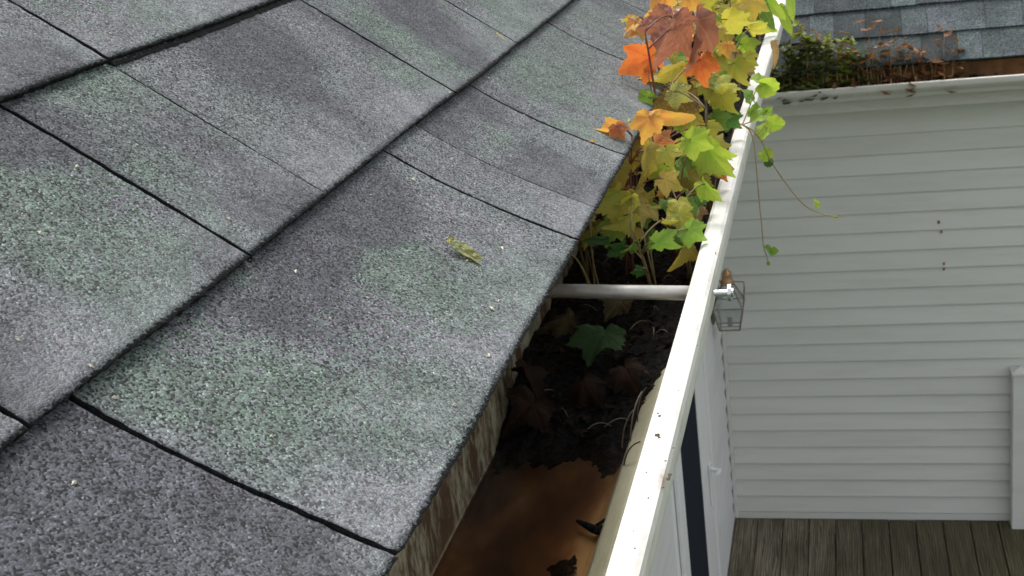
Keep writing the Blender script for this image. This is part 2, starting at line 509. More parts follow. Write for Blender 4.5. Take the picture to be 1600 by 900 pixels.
def shingle(k, y0, y1, fine, parent, drop=0.0, h_add=0.0, name='shingle', jit=1.0, tone=(.4, .4)):
    s0 = EDGE[k] - drop
    s1 = EDGE[k] + (EDGE[k + 1] - EDGE[k]) + .025
    ny = max(2, int((y1 - y0) / (.0022 if fine == 2 else .006 if fine == 1 else .03)))
    ns = max(2, int((s1 - s0) / (.0055 if fine == 2 else .01 if fine == 1 else .04)))
    v, uvm, uvt = [], [], []
    seed = k * 13.7
    for j in range(ns + 1):
        t = j / ns
        for i in range(ny + 1):
            a = i / ny
            y = y0 + (y1 - y0) * a
            s = s0 + (s1 - s0) * t
            butt = (1 - t) ** 6
            s += butt * (.0018 * nz(y * 9, seed) + .0007 * jit * nz(y * 170, seed + 5) + .0011 * jit * nz(y * 430, seed + 9)) 
            if i == 0 or i == ny:
                y += .0010 * jit * nz(s * 260, seed + i) + .0012 * nz(s * 18, seed + 3 + i)
            tt = (s - EDGE[k]) / E_
            h = TH * (2 - tt) + h_add + .0007 * nz(y * 7, s * 7, seed) + .00035 * nz(y * 120, s * 120)
            v.append(roof_pt(s, y, h, k))
            uvm.append((y, s))
            uvt.append((a, max(0, tt)))
    f = []
    W = ny + 1
    for j in range(ns):
        for i in range(ny):
            f.append((j * W + i, j * W + i + 1, (j + 1) * W + i + 1, (j + 1) * W + i))
    mi = [0] * len(f)
    # skirt: ragged underside edge
    loop = [i for i in range(W)] + [j * W + ny for j in range(1, ns + 1)] + [ns * W + i for i in range(ny - 1, -1, -1)] + [j * W for j in range(ns - 1, 0, -1)]
    b0 = len(v)
    c = len(loop)
    for q, i in enumerate(loop):
        y, s = uvm[i]
        p = v[i] - N * (TH * 1.15) + U * (.0012 + .0008 * nz(y * 300, s * 300, 7))
        v.append(p)
        uvm.append((y + .003, s + .004))
        uvt.append((uvt[i][0], .9))
    for q in range(c):
        f.append((loop[q], b0 + q, b0 + (q + 1) % c, loop[(q + 1) % c]))
        mi.append(1)
    me = mesh(name, v, f, mi)
    uvset(me, 'metre', uvm)
    uvset(me, 'tab', uvt)
    tv = []
    for (y, s) in uvm:
        d, g = tone
        if fine:
            for (bs, by, rs_, ry, dd, dg, bk) in BLOBS:
                if bk == k:
                    e = math.exp(-((s - bs) / rs_) ** 2 - ((y - by) / ry) ** 2)
                    d += dd * e
                    g += dg * e
        tv.append((d, g))
    uvset(me, 'tone', tv)
    # smooth the granule face only
    sm_ = [m == 0 for m in mi]
    me.polygons.foreach_set('use_smooth', sm_)
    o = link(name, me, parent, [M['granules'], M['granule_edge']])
    return child(o)

JOINTS = {0: [(.02, .0028), (.22, .002), (.406, .0034), (.795, .0030), (.868, .0009), (1.015, .0030), (1.34, .0030), (1.63, .003)],
          1: [(.07, .003), (.374, .0026), (.570, .0034), (.681, .0007), (.966, .0028), (1.189, .0026), (1.47, .003)],
          2: [(.1, .003), (.36, .003), (.677, .0034), (1.03, .003), (1.25, .003), (1.55, .003)]}
TONE = {(0, .22): (.95, .15), (0, .406): (.26, .62), (0, .795): (.15, .25), (0, .868): (.5, .6), (0, 1.015): (.3, .55), (0, 1.34): (.25, .5), (0, 1.63): (.3, .3),
        (1, .07): (.3, .5), (1, .374): (.35, .85), (1, .570): (.42, .55), (1, .681): (.38, .40), (1, .966): (.35, .9), (1, 1.189): (.3, .65), (2, .36): (.5, .2), (2, .677): (.2, .75)}
rs = random.Random(3)
for k in range(8):
    js = list(JOINTS.get(k, [(rs.uniform(-.1, .1), .003)]))
    while js[0][0] > -.35:
        js.insert(0, (js[0][0] - rs.uniform(.16, .34), .003))
    while js[-1][0] < 6.0:
        js.append((js[-1][0] + rs.uniform(.16, .34), .003))
    for (a, ga), (b, gb) in zip(js, js[1:]):
        near = b > .3 and a < 1.7 and k < 3
        fine = 2 if near else (1 if a < 2.6 and k < 4 else 0)
        tn = TONE.get((k, a), (rs.uniform(.15, .7), rs.uniform(.1, .8)))
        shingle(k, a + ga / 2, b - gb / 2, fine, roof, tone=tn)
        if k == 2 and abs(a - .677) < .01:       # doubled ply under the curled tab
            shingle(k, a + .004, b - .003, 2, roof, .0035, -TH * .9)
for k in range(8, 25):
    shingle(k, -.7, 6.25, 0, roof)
# underlying dark course under the tab joints
ub = MB()
for k in range(8):
    n = 46
    v, f = [], []
    for j in range(7):
        s = EDGE[k] + .006 + (E_ + .0) * j / 6
        for i in range(n + 1):
            y = -.6 + 6.8 * i / n
            tt = (s - EDGE[k]) / E_
            v.append(roof_pt(s, y, TH * (1 - tt) + .0004, k))
    for j in range(6):
        for i in range(n):
            f.append((j * (n + 1) + i, j * (n + 1) + i + 1, (j + 1) * (n + 1) + i + 1, (j + 1) * (n + 1) + i))
    ub.add(v, f)
child(ub.build('underlayment', M['underlay'], house))

# ------------------------------------------------------------------ near house: eave, wall, patio door
DECK_Z = -3.5
WX = -.4955
D = 6.4824
b = MB()
b.box((-.079, -.7, -.19), (-.0592, 6.2, -.03))
child(b.build('fascia', M['fascia'], house))
b = MB()
b.box((WX - .1, -.7, -.2), (-.08, 6.2, -.186))
child(b.build('soffit', M['trim'], house))
SP = .1016
def plank(mb, p, q, z, outward, hgt=SP, thk=.015):
    """one lap of siding from p to q (xy), bottom edge at z"""
    ox, oy = outward
    prof = [(0.001, hgt - .001), (.0022, hgt * .97), (thk * .93, .012), (thk, .006), (thk, .0005), (.002, .0005)]
    v = []
    for (x, y) in (p, q):
        for d, h in prof:
            v.append((x + ox * d, y + oy * d, z + h))
    n = len(prof)
    f = [(i, i + 1, n + i + 1, n + i) for i in range(n - 1)]
    f += [(n - 1, 0, n, 2 * n - 1), tuple(range(n - 1, -1, -1)), tuple(range(n, 2 * n))]
    mb.add(v, f)
wl_ = MB()
wl_.box((WX - .12, -.6, DECK_Z - .7), (WX - .001, 8.5, -.2))
wall = child(wl_.build('wall', M['siding_side'], house))
DOOR0, DOOR1, DTOP = 3.45, 5.47, -1.42
z = DECK_Z + .015
i = 0
while z < -.3:
    segs = [(DOOR1 + .085, D - .02)] + ([(-.5, DOOR0 - .085)] if z < DTOP + .05 else [(-.5, DOOR1 + .08)])
    for (ya, yb) in segs:
        m_ = MB()
        plank(m_, (WX, ya), (WX, yb), z, (1, 0))
        child(m_.build('siding_plank', M['siding_side'], wall))
    z += SP
# patio door
b = MB()
fx = WX + .028
for ya, yb in ((DOOR0 - .085, DOOR0), (DOOR1, DOOR1 + .083)):
    b.box((WX - .02, ya, DECK_Z + .02), (fx, yb, DTOP + .08), 0, .004)
b.box((WX - .02, DOOR0 + .001, DTOP), (fx, DOOR1 - .001, DTOP + .079), 0, .004)
b.box((WX - .02, DOOR0 + .001, DECK_Z + .02), (fx + .02, DOOR1 - .001, DECK_Z + .06), 0, .004)
door = child(b.build('patio_door', M['trim'], house))
def sash(y0, y1, x, pane_mat, st0=.12, st1=.12):
    b = MB()
    b.box((x - .018, y0, DECK_Z + .065), (x, y0 + st0, DTOP - .004), 0, .003)
    b.box((x - .018, y1 - st1, DECK_Z + .065), (x, y1, DTOP - .004), 0, .003)
    b.box((x - .018, y0 + st0 + .001, DECK_Z + .065), (x - .001, y1 - st1 - .001, DECK_Z + .2), 0, .003)
    b.box((x - .018, y0 + st0 + .001, DTOP - .12), (x - .001, y1 - st1 - .001, DTOP - .004), 0, .003)
    s = child(b.build('sash', M['trim'], door))
    g = MB()
    g.box((x - .012, y0 + st0 - .005, DECK_Z + .19), (x - .006, y1 - st1 + .005, DTOP - .11))
    child(g.build('pane', pane_mat, door))
sash(4.38, 5.465, WX + .022, M['glass_door'], .14, .34)
sash(3.455, 4.42, WX + .002, M['glass_green'], .10, .10)
hb = MB()
hy = 5.36
hb.box((WX + .023, hy - .02, -2.78), (WX + .032, hy + .02, -2.56), 0, .003)
hb.tube([(WX + .03, hy, -2.59), (WX + .072, hy - .005, -2.60), (WX + .078, hy - .03, -2.585), (WX + .074, hy - .14, -2.55)], [.009, .010, .010, .008], 8)
child(hb.build('handle', M['trim'], door))

# ------------------------------------------------------------------ ground
gm = NT('lawn')
go = gm.obj()
gn = gm.noise(go, 1.5, 5)
gm.fin(gm.ramp(gn, [(.3, (.035, .06, .018)), (.7, (.075, .10, .035))]), .9)
b = MB()
b.add([(-400, -400, -4.25), (400, -400, -4.25), (400, 400, -4.25), (-400, 400, -4.25)], [(0, 1, 2, 3)])
tag(b.build('ground', gm.mat), 'short green lawn below the deck', kind='structure')

# ------------------------------------------------------------------ deck
deck = empty('deck', (0, 5, DECK_Z), kind='structure')
b = MB()
b.box((WX + .05, 2.6, DECK_Z - .2), (3.0, 6.4, DECK_Z - .045))
fr = b.build('joist_frame', M['underlay'], deck)
fr.matrix_parent_inverse = Matrix.Translation(-deck.location)
x = WX + .004
W = .137
proto = MB()
proto.box((0, 2.5, -.038), (W, D - .012, 0), 0, .004)
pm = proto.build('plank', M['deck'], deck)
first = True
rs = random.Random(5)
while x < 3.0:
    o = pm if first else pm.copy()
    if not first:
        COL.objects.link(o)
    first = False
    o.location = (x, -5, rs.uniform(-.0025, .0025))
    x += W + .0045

# ------------------------------------------------------------------ far wing of the house
GZ = -1.012
wing = empty('lap_sided_house', (0, D, DECK_Z), 'low house wing clad in pale lap siding behind the wooden deck', 'house')
HO = Vector(wing.location)
b = MB()
b.box((WX + .002, D + .001, DECK_Z - .7), (3.2, D + .16, GZ + .05))
wall2 = child(b.build('wall', M['siding'], wing))
z = DECK_Z + .045
b = MB()
b.box((WX + .032, D - .016, DECK_Z + .005), (3.19, D - .001, DECK_Z + .043))
child(b.build('base_trim', M['siding'], wing))
while z < GZ - .12:
    m_ = MB()
    plank(m_, (WX + .034, D), (3.18, D), z, (0, -1))
    child(m_.build('siding_plank', M['siding'], wall2))
    z += SP
b = MB()
b.box((WX + .013, D - .022, DECK_Z + .006), (WX + .0335, D - .0005, GZ - .05), 0, .003)
child(b.build('corner_channel', M['siding'], wing))
b = MB()
b.box((WX + .002, 6.315, GZ - .15), (3.2, 6.335, GZ + .05))
child(b.build('fascia', M['far_gutter'], wing))
b = MB()
b.box((WX + .002, 6.336, GZ - .14), (3.2, D - .002, GZ - .125))
child(b.build('soffit', M['far_gutter'], wing))
# far roof
P2, E2, TH2 = R(45), .168, .0095
U2 = Vector((0, math.cos(P2), math.sin(P2)))
N2 = Vector((0, -math.sin(P2), math.cos(P2)))
O2 = Vector((0, 6.262, GZ + .062))
b = MB()
def slab2(mb, x0, x1, s0, s1, h0, h1, h0b=None, h1b=None):
    h0b = h0 if h0b is None else h0b
    h1b = h1 if h1b is None else h1b
    c = [O2 + Vector((x_, 0, 0)) + U2 * s_ + N2 * h_ for (x_, s_, h_) in ((x0, s0, h0), (x1, s0, h0), (x1, s1, h0b), (x0, s1, h0b), (x0, s0, h1), (x1, s0, h1), (x1, s1, h1b), (x0, s1, h1b))]
    mb.add(c, [(3, 2, 1, 0), (4, 5, 6, 7), (0, 1, 5, 4), (1, 2, 6, 5), (2, 3, 7, 6), (3, 0, 4, 7)])
slab2(b, WX + .01, 3.2, .02, 3.2, -.03, -.001)
roof2 = child(b.build('roof', M['underlay'], wing))
rs = random.Random(21)
for k in range(18):
    x = WX + .012
    if k >= 7:
        cuts = [x, 3.2]
    else:
        cuts = [x]
        x += rs.uniform(.05, .2)
        while x < 3.1:
            cuts.append(x)
            x += rs.choice((.11, .15, .2, .26)) * rs.uniform(.9, 1.1)
        cuts.append(3.2)
    for a, c in zip(cuts, cuts[1:]):
        m_ = MB()
        dr = rs.choice((0, 0, .004))
        ha = rs.choice((0, .0035))
        slab2(m_, a + .0008, c - .0008, k * E2 - dr, k * E2 + E2 + .02, TH2 + ha - .002, 2 * TH2 + ha, -.0008 + ha * .3, TH2 - .001 + ha * .3)
        me = mesh('shingle', m_.v, m_.f)
        uvset(me, 'metre', [(p[0], p[1] * 1.4 + p[2]) for p in m_.v])
        uvset(me, 'tab', [(0, .6)] * len(m_.v))
        uvset(me, 'tone', [(.45, .5)] * len(m_.v))
        child(link('shingle', me, roof2, [M['granules_far']]))

# ------------------------------------------------------------------ gutters
def extrude(prof, ys, axis, mats, mfun, name, parent, thick=.0011, warp=None):
    """closed sheet-metal profile swept along a line"""
    n = len(prof)
    nor = []
    for i in range(n):
        a = Vector(prof[max(i - 1, 0)])
        c = Vector(prof[min(i + 1, n - 1)])
        d = (c - a).normalized()
        nor.append((d.y, -d.x))
    full = [p for p in prof] + [(prof[i][0] + nor[i][0] * thick, prof[i][1] + nor[i][1] * thick) for i in range(n - 1, -1, -1)]
    m = len(full)
    v, f, mi = [], [], []
    for y in ys:
        for (px, pz) in full:
            q = (px, y, pz)
            if warp:
                q = warp(*q)
            v.append(q if axis == 'y' else (q[1], -q[0], q[2]))
    for j in range(len(ys) - 1):
        for i in range(m):
            k = (i + 1) % m
            f.append((j * m + i, j * m + k, (j + 1) * m + k, (j + 1) * m + i))
            mi.append(mfun(min(i, k) if not (i == m - 1) else 0, n, m))
    me = mesh(name, v, f, mi, False)
    return link(name, me, parent, mats)
def near_warp(x, y, z):
    d = min(.013 * max(0, y - 1.2) ** 2, .011)
    if x > .03:
        x += d * (x - .03) / .06 + .0007 * nz(y * 3.1, 4)
    return (x, y, z + .0006 * nz(y * 2.3, 9))
prof = [(-.0585, -.028), (-.0578, -.125), (-.0555, -.1290), (-.052, -.1300), (.030, -.1300), (.0335, -.1285), (.035, -.125), (.0410, -.112), (.052, -.103), (.066, -.0965), (.076, -.089), (.0835, -.080), (.0852, -.070), (.0858, -.0600), (.0850, -.0560), (.0832, -.0545), (.0800, -.0543), (.0735, -.0543), (.0715, -.0553), (.0712, -.0620)]
# walk so the sheet's outside lies to the right of travel: prof is the inside face
gut = empty('gutter', (.016, 1.0, -.131), 'white metal eave gutter, stained brown inside and clogged with rotting leaves', 'gutter')
HO = Vector(gut.location)
ys = [-.5 + i * .05 for i in range(0, 134)]
def gm_fun(i, n, m):
    if i >= n:                       # outside
        return 0
    return 1 if i < 12 else 0
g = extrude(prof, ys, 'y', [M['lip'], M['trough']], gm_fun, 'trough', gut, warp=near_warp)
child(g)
# hanger spike with ferrule
SY = .9065
sb = MB()
sb.tube([(-.0575, SY + .012, -.0605), (.0, SY + .005, -.0612), (.074, SY - .002, -.0625)], .0056, 20)
fe = child(sb.build('ferrule', M['metal_spike'], gut, True))
sb = MB()
sb.tube([(.0885, SY - .006, -.0615), (.1005, SY - .0062, -.0615)], .0027, 12)
sb.tube([(.0985, SY - .0062, -.0613), (.1010, SY - .0062, -.0613)], .0066, 20)
sb.tube([(.1010, SY - .0062, -.0613), (.1025, SY - .0062, -.0613)], .0035, 12)
child(sb.build('spike_head', M['steel'], gut))

# far gutter
fg = empty('gutter', (1.3, 6.25, GZ - .09), 'dull white gutter with rusty back under the far roof, overgrown with weeds', 'gutter')
HO = Vector(fg.location)
# profile x = distance outwards (towards -Y) from the fascia
OFF = 6.314
prof2 = [(a + .0585 - OFF, c + .054 + GZ) for a, c in [(-.0575, .025)] + prof[1:]]
xs = [WX + .012 + i * .1 for i in range(37)]
def fwarp(x, y, z):
    return (x, y, z + .004 * nz(y * 1.1, 3) + .003 * (y - .5))
g = extrude(prof2, xs, 'x', [M['far_gutter'], M['far_inside']], lambda i, n, m: 0 if i >= n else (1 if i < 12 else 0), 'trough', fg, warp=fwarp)
child(g)

# ------------------------------------------------------------------ what lies in the near gutter
wb = MB()
wb.add([(-.0568, -.4, -.1262), (.0352, -.4, -.1262), (.0352, .95, -.1262), (-.0568, .95, -.1262)], [(0, 1, 2, 3)])
tag(wb.build('water', M['water']), 'shallow brown rainwater standing in the gutter', kind='structure')

def soil_h(x, y):
    r = sm(.735 + .03 * nz(x * 30, 1) + .012 * nz(x * 130, 3) + .008 * nz(x * 330, y * 200, 4), .90, y)
    h = -.1315 + .034 * r + .006 * sm(1.0, 1.4, y)
    h += r * (.004 * nz(x * 45, y * 45) + .0025 * nz(x * 110, y * 110, 2) + .0025 * nz(x * 260, y * 260, 5))
    return h
nx, ny = 64, 700
v, f = [], []
for j in range(ny + 1):
    y = .73 + (6.0 - .73) * (j / ny) ** 1.9
    for i in range(nx + 1):
        a = i / nx
        zz = soil_h(-.0565 + .115 * a, y)
        xr = .0365 + max(0, min(.03, (zz + .125) * 1.05))
        x = -.0572 + (xr + .0565) * a
        v.append((x, y, zz))
for j in range(ny):
    for i in range(nx):
        f.append((j * (nx + 1) + i, j * (nx + 1) + i + 1, (j + 1) * (nx + 1) + i + 1, (j + 1) * (nx + 1) + i))
o = link('compost', mesh('compost', v, f, None, True), None, [M['soil']])
tag(o, 'wet black rotted leaf compost filling the gutter', 'compost', kind='stuff')
# crumbs and shredded leaf bits
rs = random.Random(11)
lb = MB()
for i in range(1100):
    y = .79 + 1.0 * rs.random() ** 1.4
    x = rs.uniform(-.052, .052)
    z = soil_h(x, y)
    c = Vector((x, y, z + .0015))
    L, Wd = rs.uniform(.0015, .007), rs.uniform(.0008, .0028)
    a = rs.uniform(0, 6.28)
    ax = Vector((math.cos(a), math.sin(a), rs.uniform(-.5, .7))).normalized()
    bx = ax.cross(Vector((rs.uniform(-.6, .6), rs.uniform(-.6, .6), 1))).normalized()
    nn = ax.cross(bx)
    k = rs.uniform(-.4, .4)
    lb.add([c - ax * L, c - ax * L * .2 + bx * Wd + nn * k * Wd, c + ax * L * .5 + bx * Wd * .7, c + ax * L + nn * Wd * k, c + ax * L * .4 - bx * Wd, c - ax * L * .3 - bx * Wd * .8 + nn * k * Wd], [(0, 1, 2, 3, 4, 5)])
tag(lb.build('leaf_litter', M['litter']), 'dark shredded leaf bits over the gutter compost', 'leaf litter', kind='stuff')
tb = MB()
for i in range(20):
    y = rs.uniform(.79, 1.15)
    x = rs.uniform(-.03, .055) if i % 3 else rs.uniform(.03, .055)
    z = soil_h(x, y) + .002
    p0 = Vector((x, y, z))
    a = rs.uniform(0, 6.28)
    d = Vector((math.cos(a) * .5, -abs(math.sin(a)), rs.uniform(-.1, .35)))
    L = rs.uniform(.012, .035)
    tb.tube(bez(p0, p0 + d * L * .5 + Vector((0, 0, .006)), p0 + d * L + Vector((rs.uniform(-.006, .006), 0, -.003)), 5), [.0006, .0006, .0005, .0004, .0004, .0003], 4)
for (pxa, pya, pxb, pyb) in ((1003, 612, 985, 690), (1010, 605, 996, 660), (990, 640, 972, 700), (1000, 690, 975, 728)):
    a = at_z(pxa, pya, -.088)
    c = at_z(pxb, pyb, -.112)
    tb.tube(bez(a, (a + c) / 2 + Vector((-.003, 0, .006)), c, 6), .00055, 4)
tag(tb.build('fine_roots', M['root']), 'thin pale roots trailing from the compost', 'roots', kind='stuff')

# ------------------------------------------------------------------ leaves
def interp(pts, a):
    for (a0, r0), (a1, r1) in zip(pts, pts[1:]):
        if a0 <= a <= a1:
            return r0 + (r1 - r0) * (a - a0) / (a1 - a0)
    return pts[-1][1]
MAPLE = [(0, 1.0), (5, .91), (10, .86), (15, .77), (20, .74), (25, .66), (30, .62), (35, .64), (40, .70), (45, .74), (50, .81), (55, .86), (60, .78), (65, .74), (75, .62), (80, .60), (95, .50), (105, .52), (110, .54), (120, .46), (135, .39), (150, .33), (165, .26), (180, .10)]
LANCE = [(0, 1.0), (5, .90), (10, .74), (20, .48), (30, .35), (45, .255), (60, .21), (90, .17), (120, .14), (150, .09), (180, .03)]
ROUND = [(a, .52 * (1 + .055 * math.cos(math.radians(a) * 10)) * (1 - .75 * max(0, (a - 150) / 30) ** 1.5)) for a in range(0, 181, 5)]
def leaf_mesh(kind, droop, fold, curl, seed, teeth=.05):
    pts = {'maple': MAPLE, 'lance': LANCE, 'round': ROUND}[kind]
    r_ = random.Random(seed)
    na, rings = 72, 6
    sk = [1 + r_.uniform(-.10, .10) for _ in range(na)]
    sgl = r_.uniform(.85, 1.15)
    v, ed, ve = [(0, 0, 0)], [0], [1]
    lob = {0, 11, 61, 22, 50}
    for ri in range(1, rings + 1):
        q = ri / rings
        for i in range(na):
            a = i * 5
            aa = a if a <= 180 else 360 - a
            r0 = interp(pts, aa)
            if kind == 'maple':
                r0 *= (1 + teeth * (1 if i % 2 else -.6)) * (sgl if a > 180 else 2 - sgl)
            r0 *= 1 + (sk[i] - 1) * (.8 if kind == 'maple' else .2)
            rr = r0 * (q if ri < rings else 1)
            x = -math.sin(R(a)) * rr
            y = math.cos(R(a)) * rr
            z = -droop * (max(0, y) ** 2) * .8 - droop * .35 * x * x + fold * abs(x) * (1 - .2 * abs(x))
            z += curl * q ** 2 * (.13 * math.sin(R(a) * 3 + seed) + .05 * math.sin(R(a) * 7 + seed * 2))
            z += .02 * nz(x * 5, y * 5, seed)
            v.append((x, y, z))
            ed.append(q)
            ve.append(max(0, 1 - q * .5) if i in (lob if kind == 'maple' else {0, 36}) else 0)
    f = [(0, 1 + i, 1 + (i + 1) % na) for i in range(na)]
    for ri in range(rings - 1):
        for i in range(na):
            j = (i + 1) % na
            f.append((1 + ri * na + i, 1 + (ri + 1) * na + i, 1 + (ri + 1) * na + j, 1 + ri * na + j))
    # face order gives +Z up
    me = mesh('leaf', v, f, None, True)
    for nm, d in (('edge', ed), ('vein', ve)):
        at = me.attributes.new(nm, 'FLOAT', 'POINT')
        at.data.foreach_set('value', d)
    me.materials.append(LM['green'])
    return me
LV = {'maple': [leaf_mesh('maple', d, fo, cu, s) for s, (d, fo, cu) in enumerate([(.35, .15, .7), (.5, -.25, .8), (.7, .1, .9), (.3, .5, .7), (.8, -.35, .8), (.3, -.2, 1.2), (.5, .65, .7), (1.0, .2, .7)])],
      'lance': [leaf_mesh('lance', d, fo, .25, 20 + s) for s, (d, fo) in enumerate([(.25, .3), (.5, .2), (.1, .5)])],
      'round': [leaf_mesh('round', d, fo, .5, 30 + s) for s, (d, fo) in enumerate([(.3, .25), (.6, .1), (.2, .5)])]}
CXY = {'maple': .36, 'lance': .45, 'round': .08}
SPAN = {'maple': 1.30, 'lance': 1.05, 'round': 1.04}
WID = {'maple': 1.44, 'lance': .40, 'round': 1.05}
rl = random.Random(19)
def put_leaf(parent, base, mat, kind, pos, scale, rot3, var=None, name='leaf'):
    me = rl.choice(LV[kind]) if var is None else LV[kind][var % len(LV[kind])]
    o = link(name, me, parent)
    o.material_slots[0].link = 'OBJECT'
    o.material_slots[0].material = LM[mat]
    mw = Matrix.Translation(Vector(pos) - Vector(base)) @ rot3.to_4x4() @ Matrix.Scale(scale, 4)
    o.matrix_local = mw
    return o
CR, CU, CB = CM.col[0].copy(), CM.col[1].copy(), CM.col[2].copy()
def facing_rot(theta, tilt, roll):
    """leaf axes from the tip direction seen in the picture, then tilted in depth and rolled"""
    tip = CR * math.cos(theta) + CU * math.sin(theta)
    nrm = CB.copy()
    side = tip.cross(nrm)
    m = Matrix((side, tip, nrm)).transposed()
    return m @ Matrix.Rotation(tilt, 3, 'X') @ Matrix.Rotation(roll, 3, 'Y')

# ---------- seedlings: (x, y, height, red stem)
SEED = [(-.022, 1.000, .085, 0), (.030, .985, .085, 0), (.056, 1.035, .105, 0), (.004, 1.045, .125, 1), (-.038, 1.055, .135, 0),
        (.036, 1.085, .150, 1), (-.006, 1.130, .165, 1), (.062, 1.150, .155, 0), (.018, 1.210, .190, 1), (-.030, 1.260, .190, 0),
        (.012, 1.310, .225, 1), (.056, 1.340, .190, 0), (-.024, 1.420, .225, 1), (.034, 1.480, .215, 0), (.064, 1.600, .210, 0),
        (.002, 1.640, .230, 1), (.040, 1.800, .230, 0), (.070, 1.960, .235, 0), (.008, 2.000, .23, 0), (.050, 2.220, .24, 0), (.075, 2.45, .24, 0)]
ORD = 'first second third fourth fifth sixth seventh eighth ninth tenth eleventh twelfth thirteenth fourteenth fifteenth sixteenth seventeenth eighteenth nineteenth twentieth twenty-first'.split()
class Plant:
    pass
plants = []
for i, (x, y, h, red) in enumerate(SEED):
    p = Plant()
    z0 = soil_h(min(x, .055), y) - .004
    p.base = Vector((x, y, z0))
    lean = Vector((rl.uniform(-.02, .012), rl.uniform(-.02, .02), 0))
    p.pts = bez(p.base, p.base + Vector((0, 0, h * .55)) + lean * .2, p.base + Vector((0, 0, h)) + lean, 10)
    p.h, p.red = h, red
    p.mb = MB()
    p.r0 = .0008 + h * .004
    p.topz = p.base.z + .03
    p.leaves = []
    if y < 1.25:                                  # thin side shoots from the root
        for q in range(3):
            e = p.base + Vector((rl.uniform(-.02, .02), rl.uniform(-.025, .02), h * rl.uniform(.45, .8)))
            p.mb.tube(bez(p.base + Vector((rl.uniform(-.006, .006), rl.uniform(-.006, .006), 0)), p.base * .6 + e * .4 + Vector((0, 0, h * .2)), e, 6), [.0009, .0009, .0008, .0008, .0007, .0006, .0005], 5)
    p.cols = {}
    plants.append(p)
def stem_at(p, z):
    best = min(p.pts, key=lambda q: abs(q.z - z))
    return best
def give(p, kind, col, pos, scale, rot, var=None):
    pos = Vector(pos)
    att = stem_at(p, pos.z - .3 * (Vector((pos.x, pos.y, 0)) - Vector((p.base.x, p.base.y, 0))).length - .006)
    midp = (att + pos) / 2 + Vector((0, 0, .006 + .1 * (pos - att).length))
    p.topz = max(p.topz, att.z)
    # the blade's own stalk end leaves along minus the tip axis
    tip = rot.col[1]
    p.mb.tube(bez(att, midp * .6 + (pos - tip * scale * .35) * .4, pos, 7), [.0009, .0008, .0008, .0007, .0007, .0007, .0006, .0006], 5)
    p.leaves.append((kind, col, pos, scale, rot, var))
    p.cols[col] = p.cols.get(col, 0) + scale
def hero(px, py, L, Wd, col, ang, Y, kind='maple', var=None, tw=0.0):
    """leaf whose centre shows at px,py; L along the tip and Wd across it in photo pixels; Y its distance along the gutter"""
    c = at_y(px, py, Y)
    dist = (c - CAM).dot(-CB)
    size = max(L / SPAN[kind], Wd / WID[kind]) * dist / F
    fl = min(1, L / SPAN[kind] * dist / F / size)
    fw = min(1, Wd / WID[kind] * dist / F / size)
    tilt = -math.acos(fl) if math.sin(ang) < 0 else -math.acos(fl)
    roll = math.acos(fw) * (1 if math.cos(ang) > 0 else -1)
    rot = facing_rot(ang, tilt * .85, roll * .85 + tw)
    pos = c - rot.col[1] * size * CXY[kind]
    p = min(plants, key=lambda q: abs(q.base.y - Y) * 1.2 + abs(q.base.x - pos.x) + (.1 if q.base.z + q.h < pos.z - .06 else 0))
    give(p, kind, col, pos, size, rot, var)
def A(d):
    return math.radians(d)
